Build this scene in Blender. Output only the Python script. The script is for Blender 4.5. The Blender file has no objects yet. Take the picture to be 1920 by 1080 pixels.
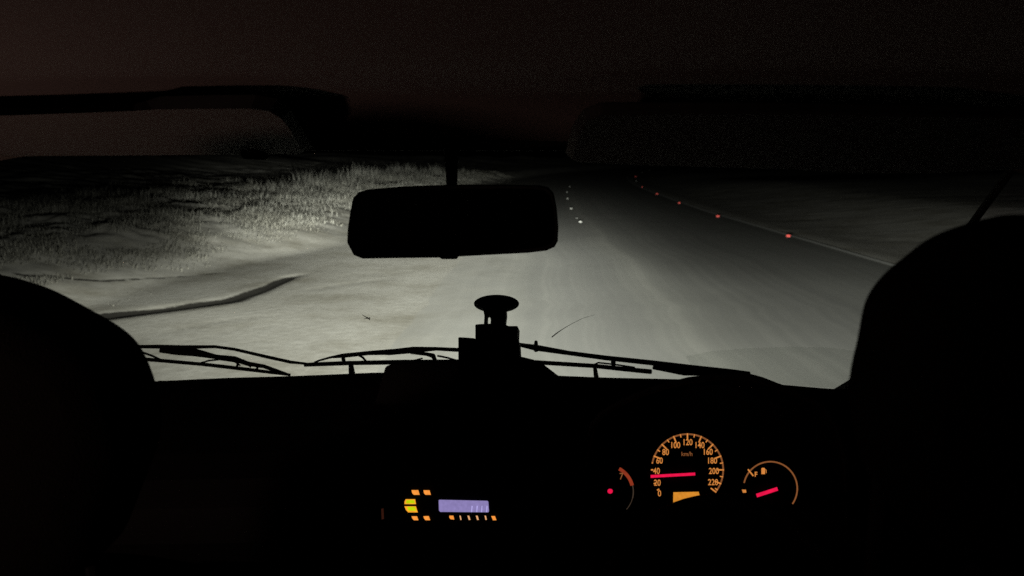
import bpy, bmesh, math, random
from mathutils import Vector, Matrix, noise
R = math.radians
random.seed(7)
S = bpy.context.scene
COL = S.collection

# ------------------------------------------------------------------ camera
CAM = Vector((0.15, 0.0, 1.75))
PITCH, YAW, FPX = R(9.82), R(3.66), 1387.0
cd = bpy.data.cameras.new('camera'); cam = bpy.data.objects.new('camera', cd); COL.objects.link(cam)
cd.sensor_width = 36.0; cd.lens = 36.0 * FPX / 1920.0
cd.clip_start = 0.02; cd.clip_end = 3000.0
cam.location = CAM; cam.rotation_euler = (math.pi / 2 - PITCH, 0, YAW)
cd.dof.use_dof = True; cd.dof.focus_distance = 1.45; cd.dof.aperture_fstop = 6.3
S.camera = cam

# ------------------------------------------------------------------ world: night sky
W = bpy.data.worlds.new("World"); S.world = W; W.use_nodes = True
wn = W.node_tree.nodes; wl = W.node_tree.links
bg = wn['Background']
sky = wn.new('ShaderNodeTexSky'); sky.sky_type = 'NISHITA'; sky.sun_disc = False
sky.sun_elevation = R(-4.0); sky.sun_rotation = R(200)
wl.new(sky.outputs[0], bg.inputs[0]); bg.inputs[1].default_value = 0.006

S.view_settings.view_transform = 'Standard'; S.view_settings.look = 'None'
S.view_settings.exposure = 0.0; S.view_settings.gamma = 1.0
S.cycles.use_denoising = False
S.cycles.max_bounces = 8; S.cycles.diffuse_bounces = 4; S.cycles.transparent_max_bounces = 16
S.cycles.sample_clamp_indirect = 0.15; S.cycles.sample_clamp_direct = 8.0

# ------------------------------------------------------------------ headlamp light (dipped beam, kicked up to the kerb side)
LAMP_W = 60000.0
def beam_light(name):
    L = bpy.data.lights.new(name, 'SPOT'); L.energy = LAMP_W; L.color = (1.0, 0.99, 0.925)
    L.spot_size = R(150); L.spot_blend = 0.35; L.shadow_soft_size = 0.05
    L.use_nodes = True
    nt = L.node_tree; n = nt.nodes; lk = nt.links
    for x in list(n): n.remove(x)
    out = n.new('ShaderNodeOutputLight'); em = n.new('ShaderNodeEmission')
    tc = n.new('ShaderNodeTexCoord'); sp = n.new('ShaderNodeSeparateXYZ')
    lk.new(tc.outputs['Normal'], sp.inputs[0])
    def M(op, a, b=None, c=None, clamp=False):
        m = n.new('ShaderNodeMath'); m.operation = op; m.use_clamp = clamp
        for i, v in enumerate((a, b, c)):
            if v is None: continue
            if isinstance(v, (int, float)): m.inputs[i].default_value = v
            else: lk.new(v, m.inputs[i])
        return m.outputs[0]
    def ramp(v, a, b, c, d, smooth=True):
        m = n.new('ShaderNodeMapRange'); m.interpolation_type = 'SMOOTHSTEP' if smooth else 'LINEAR'
        lk.new(v, m.inputs[0])
        for i, q in enumerate((a, b, c, d)):
            if isinstance(q, (int, float)): m.inputs[i + 1].default_value = q
            else: lk.new(q, m.inputs[i + 1])
        return m.outputs[0]
    fz = M('MAXIMUM', M('MULTIPLY', sp.outputs[2], -1.0), 0.05)
    az = M('DIVIDE', sp.outputs[0], fz)                 # tan azimuth, right positive
    t = M('DIVIDE', M('MULTIPLY', sp.outputs[1], -1.0), fz)   # tan of the angle below the horizon
    tc_ = M('MAXIMUM', ramp(az, 0.0, 0.19, 0.066, 0.100), ramp(az, -0.85, -0.35, 0.120, 0.05))           # cut-off: high on the kerb side, low on the other
    u = M('MAXIMUM', t, tc_)
    I = M('POWER', M('DIVIDE', 0.05, u), 2.3)
    lo = ramp(az, -0.16, 0.10, -0.11, -0.09)
    fade = ramp(t, lo, tc_, ramp(az, -.06, .2, 0.06, 0.95), 1.0)
    far = ramp(az, -0.63, -0.24, 0.10, 1.0); near = ramp(az, -1.35, -0.60, 0.15, 1.0)
    k = ramp(t, 0.05, 0.15, 0.0, 1.0)
    sL = M('ADD', M('MULTIPLY', far, M('SUBTRACT', 1.0, k)), M('MULTIPLY', near, k))
    k2 = ramp(t, 0.09, 0.20, 0.0, 1.0)
    sR = M('ADD', M('MULTIPLY', ramp(az, -0.04, 0.30, 1.0, 0.33), M('SUBTRACT', 1.0, k2)), M('MULTIPLY', ramp(az, -0.06, 0.35, 1.0, 0.58), k2))
    I = M('MULTIPLY', M('MULTIPLY', I, fade), M('MULTIPLY', sL, sR))
    lk.new(I, em.inputs[1]); lk.new(em.outputs[0], out.inputs[0])
    return L

# ------------------------------------------------------------------ pixel -> place helpers (1920 x 1080 photo pixels)
Fv = Vector((-math.sin(YAW) * math.cos(PITCH), math.cos(YAW) * math.cos(PITCH), -math.sin(PITCH)))
Rv = Vector((math.cos(YAW), math.sin(YAW), 0)); Uv = Rv.cross(Fv)
def ray(px, py): return Fv * FPX + Rv * (px - 960) + Uv * (540 - py)
def at(px, py, Y):
    d = ray(px, py); return CAM + d * (Y / d.y)
def ground(px, py, z=0.0):
    d = ray(px, py); return CAM + d * ((z - CAM.z) / d.z)
class Panel:
    def __init__(s, px, py, Y, tilt=None, n=None):
        s.o = at(px, py, Y)
        s.n = n.normalized() if n else Vector((0, -math.cos(R(tilt)), math.sin(R(tilt))))
    def P(s, px, py, off=0.0):
        d = ray(px, py); o = s.o + s.n * off
        return CAM + d * ((o - CAM).dot(s.n) / d.dot(s.n))
def plane3(a, b, c):
    p = Panel.__new__(Panel); p.o = a; p.n = (b - a).cross(c - a).normalized()
    return p

# ------------------------------------------------------------------ materials
def mat(name): 
    m = bpy.data.materials.new(name); m.use_nodes = True
    return m, m.node_tree.nodes, m.node_tree.links, m.node_tree.nodes['Principled BSDF']
def plain(name, col, rough=0.6, metal=0.0, var=0.25, scale=30.0, bump=0.0, spec=0.5):
    m, n, l, b = mat(name)
    tc = n.new('ShaderNodeTexCoord'); nz = n.new('ShaderNodeTexNoise'); nz.inputs['Scale'].default_value = scale
    nz.inputs['Detail'].default_value = 6
    l.new(tc.outputs['Object'], nz.inputs['Vector'])
    mx = n.new('ShaderNodeMix'); mx.data_type = 'RGBA'
    mx.inputs[6].default_value = tuple(c * (1 - var) for c in col) + (1,)
    mx.inputs[7].default_value = tuple(min(1, c * (1 + var)) for c in col) + (1,)
    l.new(nz.outputs[0], mx.inputs[0]); l.new(mx.outputs[2], b.inputs['Base Color'])
    b.inputs['Roughness'].default_value = rough; b.inputs['Metallic'].default_value = metal
    b.inputs['Specular IOR Level'].default_value = spec
    if bump:
        bp = n.new('ShaderNodeBump'); bp.inputs['Strength'].default_value = bump; bp.inputs['Distance'].default_value = 0.004
        l.new(nz.outputs[0], bp.inputs['Height']); l.new(bp.outputs[0], b.inputs['Normal'])
    return m
def glow(name, col, strength=1.0):
    m, n, l, b = mat(name)
    tc = n.new('ShaderNodeTexCoord'); nz = n.new('ShaderNodeTexNoise'); nz.inputs['Scale'].default_value = 160
    l.new(tc.outputs['Object'], nz.inputs['Vector'])
    mr = n.new('ShaderNodeMapRange'); mr.inputs[3].default_value = 0.75 * strength; mr.inputs[4].default_value = 1.25 * strength
    l.new(nz.outputs[0], mr.inputs[0]); l.new(mr.outputs[0], b.inputs['Emission Strength'])
    b.inputs['Base Color'].default_value = (0.02, 0.02, 0.02, 1); b.inputs['Emission Color'].default_value = (*col, 1)
    b.inputs['Specular IOR Level'].default_value = 0.1
    return m
def lin(r, g, b): return tuple(((c / 255) / 12.92 if c / 255 <= .04045 else ((c / 255 + .055) / 1.055) ** 2.4) for c in (r, g, b))

plastic = plain('black_plastic', (0.004, 0.004, 0.004), 0.6, bump=0.15, scale=250, spec=0.04)
rubber = plain('black_rubber', (0.004, 0.004, 0.004), 0.8, spec=0.02)
fabric = plain('dark_seat_fabric', (0.003, 0.0027, 0.0024), 0.95, bump=0.5, scale=400, spec=0.0)
liner = plain('brown_headliner', (0.030, 0.0255, 0.0235), 0.95, bump=0.2, scale=300, var=0.08, spec=0.1)
visor_m = plain('visor_vinyl', (0.017, 0.015, 0.013), 0.8, bump=0.2, scale=300, var=0.08, spec=0.2)
paint = plain('dark_van_paint', (0.015, 0.015, 0.015), 0.5)
steel = plain('dark_steel', (0.03, 0.03, 0.03), 0.5, metal=1.0)
dialm = plain('black_dial', (0.004, 0.004, 0.004), 0.7, spec=0.05)
orange = glow('amber_backlight', lin(212, 132, 62), 1.0)
orange_dim = glow('dim_amber_backlight', lin(132, 80, 44), 1.0)
grey_dim = glow('faint_grey_backlight', lin(64, 52, 42), 1.0)
redzone = glow('red_zone_backlight', lin(140, 52, 30), 1.0)
pinkred = glow('red_needle_light', lin(238, 22, 74), 1.0)
amber_lcd = glow('amber_lcd', lin(214, 138, 44), 1.0)
radio_amber = glow('radio_amber', lin(246, 150, 62), 1.05)
radio_pale = glow('radio_pale_amber', lin(232, 170, 120), 1.0)
yellow = glow('lit_yellow_key', lin(240, 158, 40), 1.1)
green = glow('lit_green_key', lin(186, 206, 8), 1.1)
lcd = glow('violet_lcd', lin(138, 126, 180), 1.0)
lcd_hi = glow('violet_lcd_digit', lin(176, 166, 226), 1.0)
ember = glow('dim_red_lamp', lin(46, 20, 12), 1.0)

def glass_mat(name, tint, refl=0.05):
    m, n, l, b = mat(name); n.remove(b)
    o = n['Material Output']; tr = n.new('ShaderNodeBsdfTransparent'); tr.inputs[0].default_value = (*tint, 1)
    gl = n.new('ShaderNodeBsdfGlossy'); gl.inputs['Roughness'].default_value = 0.02
    fr = n.new('ShaderNodeFresnel'); fr.inputs[0].default_value = 1.3
    ml = n.new('ShaderNodeMath'); ml.operation = 'MULTIPLY'; ml.inputs[1].default_value = refl * 10
    l.new(fr.outputs[0], ml.inputs[0])
    mx = n.new('ShaderNodeMixShader'); l.new(ml.outputs[0], mx.inputs[0]); l.new(tr.outputs[0], mx.inputs[1]); l.new(gl.outputs[0], mx.inputs[2])
    l.new(mx.outputs[0], o.inputs[0])
    return m
glass = glass_mat('windscreen_glass', (0.95, 0.97, 0.95), 0.0)
sideglass = glass_mat('side_window_glass', (0.88, 0.92, 0.89), 0.0)
film = glass_mat('wiper_smear', (0.93, 0.935, 0.93), 0.0)
clear = glass_mat('clear_plastic_rim', (0.62, 0.62, 0.60), 0.3)

# ------------------------------------------------------------------ mesh helpers
def link(name, bm, m, parent=None, smooth=False, bevel=0.0, shift=None):
    bmesh.ops.recalc_face_normals(bm, faces=bm.faces)
    me = bpy.data.meshes.new(name)
    if shift is not None: bmesh.ops.translate(bm, verts=bm.verts, vec=-shift)
    bm.to_mesh(me); bm.free()
    if isinstance(m, (list, tuple)):
        for q in m: me.materials.append(q)
    else: me.materials.append(m)
    if smooth: me.shade_smooth()
    o = bpy.data.objects.new(name, me); COL.objects.link(o)
    if parent is not None: o.parent = parent
    if bevel:
        md = o.modifiers.new('bevel', 'BEVEL'); md.width = bevel; md.segments = 3; md.limit_method = 'ANGLE'
    return o
def thing(name, loc, label, cat, group=None):
    o = bpy.data.objects.new(name, None); COL.objects.link(o); o.location = loc; o.empty_display_size = 0.1
    o['label'] = label; o['category'] = cat
    if group: o['group'] = group
    return o
def loft(bm, rings, closed=True, caps=True):
    vs = [[bm.verts.new(p) for p in r] for r in rings]
    for a, b in zip(vs, vs[1:]):
        k = len(a)
        for i in range(k if closed else k - 1):
            j = (i + 1) % k
            bm.faces.new((a[i], a[j], b[j], b[i]))
    if caps and closed:
        bm.faces.new(vs[0][::-1]); bm.faces.new(vs[-1])
    return vs
def tube(bm, pts, rad, seg=8):
    pts = [Vector(p) for p in pts]; rings = []
    rs = rad if isinstance(rad, (list, tuple)) else [rad] * len(pts)
    for i, p in enumerate(pts):
        t = (pts[min(i + 1, len(pts) - 1)] - pts[max(i - 1, 0)]).normalized()
        a = t.cross(Vector((0, 0, 1)))
        if a.length < 1e-3: a = t.cross(Vector((0, 1, 0)))
        a.normalize(); b = t.cross(a)
        rings.append([p + (a * math.cos(q) + b * math.sin(q)) * rs[i] for q in (2 * math.pi * k / seg for k in range(seg))])
    loft(bm, rings)
def box(bm, lo, hi):
    r = [[Vector((x, y, z)) for x, y in ((lo[0], lo[1]), (hi[0], lo[1]), (hi[0], hi[1]), (lo[0], hi[1]))] for z in (lo[2], hi[2])]
    loft(bm, r)
def slab(bm, pts, vec):
    loft(bm, [pts, [p + vec for p in pts]])
def plate(bm, pn, pts, off=0.0, th=0.0006):
    loft(bm, [[pn.P(x, y, off) for x, y in pts], [pn.P(x, y, off + th) for x, y in pts]])
def disc(cx, cy, rx, ry=None, k=24):
    ry = ry or rx
    return [(cx + rx * math.cos(2 * math.pi * i / k), cy - ry * math.sin(2 * math.pi * i / k)) for i in range(k)]
def arcband(cx, cy, r0, r1, a0, a1, k=40):      # clock angles in degrees, 0 = up, clockwise
    A = [R(a0 + (a1 - a0) * i / k) for i in range(k + 1)]
    return [[(cx + r * math.sin(a), cy - r * math.cos(a)) for a in A] for r in (r0, r1)]
def arc(bm, pn, cx, cy, r0, r1, a0, a1, off=0.0, th=0.0006, k=40):
    i, o = arcband(cx, cy, r0, r1, a0, a1, k)
    for q in range(k):
        plate(bm, pn, [i[q], i[q + 1], o[q + 1], o[q]], off, th)
def bar(bm, pn, p, q, w, off=0.0, th=0.0006):
    d = Vector((q[0] - p[0], q[1] - p[1])); nn = Vector((-d.y, d.x)).normalized() * w / 2
    plate(bm, pn, [(p[0] + nn.x, p[1] + nn.y), (q[0] + nn.x, q[1] + nn.y), (q[0] - nn.x, q[1] - nn.y), (p[0] - nn.x, p[1] - nn.y)], off, th)
def text(bm, pn, s, cx, cy, h, sx=0.82, off=0.0, bold=0.0):
    c = bpy.data.curves.new('t', 'FONT'); c.body = s; c.align_x = 'CENTER'; c.align_y = 'CENTER'; c.size = 1.0; c.offset = bold
    o = bpy.data.objects.new('t', c); COL.objects.link(o)
    dg = bpy.context.evaluated_depsgraph_get(); me = bpy.data.meshes.new_from_object(o.evaluated_get(dg))
    b2 = bmesh.new(); b2.from_mesh(me)
    ys = [v.co.y for v in b2.verts]; y0, y1 = min(ys), max(ys); k = h / (y1 - y0); ym = (y0 + y1) / 2
    for v in b2.verts: v.co = pn.P(cx + v.co.x * k * sx, cy - (v.co.y - ym) * k, off)
    me2 = bpy.data.meshes.new('t2'); b2.to_mesh(me2); bm.from_mesh(me2); b2.free()
    bpy.data.objects.remove(o); bpy.data.curves.remove(c); bpy.data.meshes.remove(me); bpy.data.meshes.remove(me2)

def sstep(a, b, x):
    t = min(1, max(0, (x - a) / (b - a))); return t * t * (3 - 2 * t)

# ================================================================== THE LAND
def xr(y):                                            # right edge of the carriageway
    q = 5.33 + 0.55 * max(0.0, (26 - y) / 14)
    if y > 38: q += 0.00122 * (min(y, 260) - 38) ** 2 + (max(0, y - 260) * 0.54)
    return q
def xc(y): return xr(y) - 4.72
def xl(y): return xr(y) - 8.25

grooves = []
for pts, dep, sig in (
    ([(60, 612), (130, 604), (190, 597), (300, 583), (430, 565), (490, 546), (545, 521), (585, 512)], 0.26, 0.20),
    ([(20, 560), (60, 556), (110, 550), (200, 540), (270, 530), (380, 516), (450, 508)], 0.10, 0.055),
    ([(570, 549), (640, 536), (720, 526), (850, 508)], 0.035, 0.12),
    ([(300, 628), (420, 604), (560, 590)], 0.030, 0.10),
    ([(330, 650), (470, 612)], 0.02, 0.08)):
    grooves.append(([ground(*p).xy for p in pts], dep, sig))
def seg_d(p, a, b):
    ab = b - a; t = max(0, min(1, (p - a).dot(ab) / ab.length_squared)); return (p - a - ab * t).length, t
def foot(y): return 1.5 * sstep(9.5, 16.5, y)         # the bank comes closer to the road farther on
def land(x, y, detail=True):
    u = xl(y) - x; v = x - xr(y)
    if u > 0: u = u + foot(y) * sstep(0, 1.5, u)
    if u > 0:
        z = 0.66 * sstep(3.1, 5.9, u) + 0.20 * sstep(5.4, 9, u) + 1.75 * sstep(7.5, 28, u)
        z *= 0.9 + 0.22 * noise.noise(Vector((x * .13, y * .07, 3)))
        z += 0.004 * sstep(0.0, 1.0, u)
        if detail:
            a = sstep(3.2, 6.0, u)
            z += (0.003 + 0.035 * a) * noise.fractal(Vector((x * .8, y * .8, 0)), 1.0, 2.1, 4)
            z += 0.06 * a * noise.noise(Vector((x * 1.3, y * 1.0, 5))) + 0.06 * a * noise.noise(Vector((x * 2.6, y * 2.0, 9))) + 0.045 * a * noise.noise(Vector((x * 5.5, y * 4.5, 2)))
    elif v > 0:
        z = 0.02 + 0.55 * sstep(0.8, 7, v) + 0.75 * sstep(6, 34, v)
        z *= 0.9 + 0.25 * noise.noise(Vector((x * .1, y * .06, 7)))
        if detail: z += sstep(.3, 2, v) * (0.012 * noise.noise(Vector((x * .7, y * .7, 5))) + 0.012 * noise.noise(Vector((x * 2.9, y * 2.3, 6))))
    else: z = -0.014
    if -1.2 < u <= 0: z = -0.014 + 0.024 * sstep(-1.2, 0, u)
    elif u > 0: z += 0.010
    if x < -2.2 and 3 < y < 16 and u > 0:
        p = Vector((x, y))
        for pts, dep, sig in grooves:
            d, tt, idx = 9, 0, 0
            for i in range(len(pts) - 1):
                q, t = seg_d(p, pts[i], pts[i + 1])
                if q < d: d, tt, idx = q, t, i
            if d < 4 * sig:
                f = (idx + tt) / (len(pts) - 1)
                w = sig * (0.35 + 0.65 * sstep(1.0, 0.35, f) * 1.0) * (0.85 + 0.3 * noise.noise(Vector((x * 2, y * 2, 1))))
                k = sstep(0, .08, f) * sstep(1.0, .85, f)
                z -= 0.10 * dep * k * math.exp(-(d / w) ** 2)
    return z
def steps(segs):
    o = []
    for a, b, st in segs:
        n = max(1, round((b - a) / st)); o += [a + (b - a) * i / n for i in range(n)]
    return o + [segs[-1][1]]
xs = steps([(-900, -120, 60), (-120, -40, 6), (-40, -18, 1.0), (-18, -10, 0.2), (-10, -2.0, 0.095), (-2.0, 5, 0.5), (5, 12, 0.3), (12, 40, 1.5), (40, 120, 6), (120, 900, 60)])
ys = steps([(-60, -4, 8), (-4, 4, 1.0), (4, 14, 0.095), (14, 30, 0.16), (30, 70, 0.5), (70, 200, 4), (200, 400, 20), (400, 2000, 100)])
def groove_tone(x, y):  # weight of the darker tone along the grooves, fading at both ends
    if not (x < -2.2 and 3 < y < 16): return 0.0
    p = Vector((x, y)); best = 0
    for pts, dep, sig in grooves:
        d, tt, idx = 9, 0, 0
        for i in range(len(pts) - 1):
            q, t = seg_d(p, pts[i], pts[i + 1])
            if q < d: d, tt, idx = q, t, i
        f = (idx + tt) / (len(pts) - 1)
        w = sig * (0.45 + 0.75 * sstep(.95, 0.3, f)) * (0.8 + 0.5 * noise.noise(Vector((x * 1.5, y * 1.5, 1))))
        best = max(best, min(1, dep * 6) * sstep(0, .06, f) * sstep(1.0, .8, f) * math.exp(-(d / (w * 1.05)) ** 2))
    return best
bm = bmesh.new(); SL = bm.verts.layers.float.new('groove_tone')
g = []
for y in ys:
    row = []
    for x in xs:
        v_ = bm.verts.new((x, y, land(x, y))); v_[SL] = groove_tone(x, y); row.append(v_)
    g.append(row)
for a, b in zip(g, g[1:]):
    for i in range(len(xs) - 1): bm.faces.new((a[i], a[i + 1], b[i + 1], b[i]))
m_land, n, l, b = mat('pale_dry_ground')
tc = n.new('ShaderNodeTexCoord')
def ntex(scale, detail, vec, rough=0.55):
    q = n.new('ShaderNodeTexNoise'); q.inputs['Scale'].default_value = scale; q.inputs['Detail'].default_value = detail
    q.inputs['Roughness'].default_value = rough; l.new(vec, q.inputs['Vector']); return q.outputs[0]
def cramp(v, stops):
    r = n.new('ShaderNodeValToRGB'); e = r.color_ramp.elements
    e[0].position, e[0].color = stops[0][0], (*stops[0][1], 1); e[1].position, e[1].color = stops[-1][0], (*stops[-1][1], 1)
    for p, c in stops[1:-1]:
        q = e.new(p); q.color = (*c, 1)
    l.new(v, r.inputs[0]); return r.outputs[0]
n1 = ntex(0.9, 8, tc.outputs['Object'], 0.62); n2 = ntex(9.0, 6, tc.outputs['Object'], .6); n3 = ntex(60, 3, tc.outputs['Object'])
c1 = cramp(n1, [(0.30, (0.30, 0.285, 0.24)), (0.5, (0.44, 0.428, 0.388)), (0.7, (0.50, 0.49, 0.45))])
mx = n.new('ShaderNodeMix'); mx.data_type = 'RGBA'; mx.blend_type = 'MULTIPLY'; mx.inputs[0].default_value = 0.5
l.new(c1, mx.inputs[6]); l.new(cramp(n2, [(0.3, (0.62, 0.60, 0.56)), (0.7, (1, 1, 1))]), mx.inputs[7])
at_ = n.new('ShaderNodeAttribute'); at_.attribute_name = 'groove_tone'
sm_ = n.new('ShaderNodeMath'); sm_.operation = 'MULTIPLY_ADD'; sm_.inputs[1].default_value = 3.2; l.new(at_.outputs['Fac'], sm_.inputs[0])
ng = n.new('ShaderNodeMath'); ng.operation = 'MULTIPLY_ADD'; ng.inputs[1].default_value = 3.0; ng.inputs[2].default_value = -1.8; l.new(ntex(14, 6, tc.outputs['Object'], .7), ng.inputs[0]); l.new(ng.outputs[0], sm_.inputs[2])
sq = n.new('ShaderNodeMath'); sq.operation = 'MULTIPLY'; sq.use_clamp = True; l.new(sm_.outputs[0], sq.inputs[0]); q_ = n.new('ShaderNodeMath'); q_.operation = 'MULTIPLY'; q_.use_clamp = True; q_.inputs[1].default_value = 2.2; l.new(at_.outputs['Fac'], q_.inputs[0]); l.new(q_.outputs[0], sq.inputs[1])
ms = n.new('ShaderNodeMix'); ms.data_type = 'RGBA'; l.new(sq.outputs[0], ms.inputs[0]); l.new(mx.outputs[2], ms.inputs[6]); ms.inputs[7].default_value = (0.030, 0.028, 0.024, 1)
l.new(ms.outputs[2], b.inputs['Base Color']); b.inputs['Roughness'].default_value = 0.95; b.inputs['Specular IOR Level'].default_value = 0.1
bp = n.new('ShaderNodeBump'); bp.inputs['Strength'].default_value = 0.12; bp.inputs['Distance'].default_value = 0.03
l.new(n2, bp.inputs['Height']); bp2 = n.new('ShaderNodeBump'); bp2.inputs['Strength'].default_value = 0.2; bp2.inputs['Distance'].default_value = 0.006
l.new(n3, bp2.inputs['Height']); l.new(bp.outputs[0], bp2.inputs['Normal']); l.new(bp2.outputs[0], b.inputs['Normal'])
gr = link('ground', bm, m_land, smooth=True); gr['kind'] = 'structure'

# road ribbon with UVs (u across in metres, v along in metres)
m_road, n, l, b = mat('worn_asphalt')
uv = n.new('ShaderNodeUVMap'); tc = n.new('ShaderNodeTexCoord')
mp = n.new('ShaderNodeMapping'); mp.inputs['Scale'].default_value = (5.0, 0.014, 1); l.new(uv.outputs[0], mp.inputs[0])
streak = ntex(1.0, 2, mp.outputs[0], .6)
mp2 = n.new('ShaderNodeMapping'); mp2.inputs['Scale'].default_value = (0.55, 0.012, 1); l.new(uv.outputs[0], mp2.inputs[0])
wide = ntex(1.0, 2, mp2.outputs[0]); fine = ntex(70, 3, tc.outputs['Object']); patch = ntex(.5, 5, tc.outputs['Object'])
c1 = cramp(streak, [(0.30, (0.35, 0.348, 0.326)), (0.52, (0.385, 0.382, 0.355)), (0.72, (0.425, 0.42, 0.39))])
mx = n.new('ShaderNodeMix'); mx.data_type = 'RGBA'; mx.blend_type = 'MULTIPLY'; mx.inputs[0].default_value = .7
l.new(c1, mx.inputs[6]); l.new(cramp(wide, [(0.35, (0.80, 0.80, 0.80)), (0.65, (1, 1, 1))]), mx.inputs[7])
mx2 = n.new('ShaderNodeMix'); mx2.data_type = 'RGBA'; mx2.blend_type = 'MULTIPLY'; mx2.inputs[0].default_value = .5
l.new(mx.outputs[2], mx2.inputs[6]); l.new(cramp(patch, [(0.35, (0.8, 0.8, 0.8)), (0.65, (1, 1, 1))]), mx2.inputs[7])
su = n.new('ShaderNodeSeparateXYZ'); l.new(uv.outputs[0], su.inputs[0])
ew = ntex(1.3, 5, tc.outputs['Object'], .65)
ea = n.new('ShaderNodeMath'); ea.operation = 'MULTIPLY_ADD'; ea.inputs[1].default_value = 2.2; l.new(ew, ea.inputs[0]); l.new(su.outputs[0], ea.inputs[2])
er = n.new('ShaderNodeMapRange'); er.interpolation_type = 'SMOOTHSTEP'; er.inputs[1].default_value = 0.6; er.inputs[2].default_value = 3.7; l.new(ea.outputs[0], er.inputs[0])
g1 = cramp(ntex(0.9, 8, tc.outputs['Object'], .62), [(0.30, (0.30, 0.285, 0.24)), (0.5, (0.44, 0.428, 0.388)), (0.7, (0.50, 0.49, 0.45))])
mx3 = n.new('ShaderNodeMix'); mx3.data_type = 'RGBA'; l.new(er.outputs[0], mx3.inputs[0]); l.new(g1, mx3.inputs[6]); l.new(mx2.outputs[2], mx3.inputs[7])
dv = n.new('ShaderNodeMath'); dv.operation = 'DIVIDE'; dv.inputs[1].default_value = 8.4; l.new(su.outputs[0], dv.inputs[0])
band = cramp(dv.outputs[0], [(0.0, (1, 1, 1)), (0.22, (1.0, 1.0, 1.0)), (0.30, (.88, .88, .89)), (0.38, (.84, .84, .85)), (0.44, (1, 1, .99)), (0.49, (.93, .93, .93)), (0.62, (.82, .82, .83)), (1.0, (.78, .79, .79))])
mx4 = n.new('ShaderNodeMix'); mx4.data_type = 'RGBA'; mx4.blend_type = 'MULTIPLY'; mx4.inputs[0].default_value = 1.0; l.new(mx3.outputs[2], mx4.inputs[6]); l.new(band, mx4.inputs[7])
l.new(mx4.outputs[2], b.inputs['Base Color']); b.inputs['Roughness'].default_value = 0.9; b.inputs['Specular IOR Level'].default_value = 0.15
bp = n.new('ShaderNodeBump'); bp.inputs['Strength'].default_value = 0.2; bp.inputs['Distance'].default_value = 0.004
l.new(fine, bp.inputs['Height']); l.new(bp.outputs[0], b.inputs['Normal'])
def ribbon(name, f0, f1, z, m, y0=-30.0, y1=330.0, k=7, ragged=0.0):
    bm = bmesh.new(); U = bm.loops.layers.uv.new('UVMap'); rows = []
    yy = steps([(y0, 5, 2.0), (5, 30, .35), (30, 90, 1.0), (90, y1, 3.0)]) if y0 < 5 else steps([(y0, y1, .5)])
    for y in yy:
        a, c = f0(y), f1(y)
        a += ragged * (.5 * noise.noise(Vector((y * .35, 2, 0))) + .22 * noise.noise(Vector((y * 2.1, 5, 0))))
        rows.append([(bm.verts.new((a + (c - a) * i / k, y, z + (0.012 * (1 - (2 * i / k - 1) ** 2) - (0.03 if i == 0 else 0) if k > 3 else 0))), (c - a) * i / k, y) for i in range(k + 1)])
    for p, q in zip(rows, rows[1:]):
        for i in range(k):
            f = bm.faces.new((p[i][0], p[i + 1][0], q[i + 1][0], q[i][0]))
            for lp, s in zip(f.loops, (p[i], p[i + 1], q[i + 1], q[i])): lp[U].uv = (s[1], s[2])
    o = link(name, bm, m, smooth=True); o['kind'] = 'structure'; return o
ribbon('road', xl, xr, 0.0, m_road, ragged=0.45)
m_line = plain('worn_white_line_paint', (0.78, 0.78, 0.74), 0.8, var=0.25, scale=14)
ribbon('road_edge_line', lambda y: xr(y) - 0.20, lambda y: xr(y) - 0.06, 0.017, m_line, k=1)

# ------------------------------------------------------------------ dry grass on the bank
m_grass = plain('dry_grass', (0.165, 0.16, 0.138), 0.9, var=0.5, scale=1.1, spec=0.1)
bm = bmesh.new()
def blade(x, y, z, h, lean, w, mi=0):
    a = random.uniform(0, 6.28); d = Vector((math.cos(a), math.sin(a), 0)); s = Vector((-d.y, d.x, 0)) * w
    p = Vector((x, y, z - .03)); q = p + d * lean * h * .35 + Vector((0, 0, h * .62)); t = p + d * lean * h + Vector((0, 0, h))
    v = [bm.verts.new(c) for c in (p - s, p + s, q + s * .7, q - s * .7, t)]
    bm.faces.new((v[0], v[1], v[2], v[3])).material_index = mi; bm.faces.new((v[3], v[2], v[4])).material_index = mi
for i in range(24000):
    y = 8.5 + 62 * random.random() ** 1.6; u = random.triangular(3.0, 12, 5.2); x = xl(y) - u + foot(y)
    c = noise.noise(Vector((x * .9, y * .6, 4)))
    if c < (0.22 if u < 4.2 else -0.05): continue
    z = land(x, y); tall = 0.045 + 0.12 * sstep(.0, .5, c) * sstep(3.6, 6.0, u)
    for k in range(7):
        ox, oy = random.gauss(0, .13), random.gauss(0, .13)
        blade(x + ox, y + oy, z, tall * random.uniform(.5, 1.5), random.uniform(.3, 1.6), random.uniform(.004, .008) * (1 + y / 50))
m_tall = plain('pale_tall_grass', (0.17, 0.166, 0.145), 0.9, var=0.5, scale=1.1, spec=0.1)
for i in range(1900):                                   # taller pale tufts along the shoulder of the bank
    y = 12 + 50 * random.random() ** 1.25; u = random.gauss(5.9, 1.4); x = xl(y) - u + foot(y)
    if u < 4.4 or noise.noise(Vector((x * .6, y * .4, 8))) < -0.12: continue
    z = land(x, y); hh = random.uniform(.06, .17) + .42 * sstep(4.8, 6.6, u) * sstep(15, 30, y) * random.random()
    if random.random() < .3: hh *= .5
    for k in range(20):
        blade(x + random.gauss(0, .10), y + random.gauss(0, .10), z, hh * random.uniform(.5, 1.1), random.uniform(.15, .9), random.uniform(.004, .007) * (1 + y / 60), 1)
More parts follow.
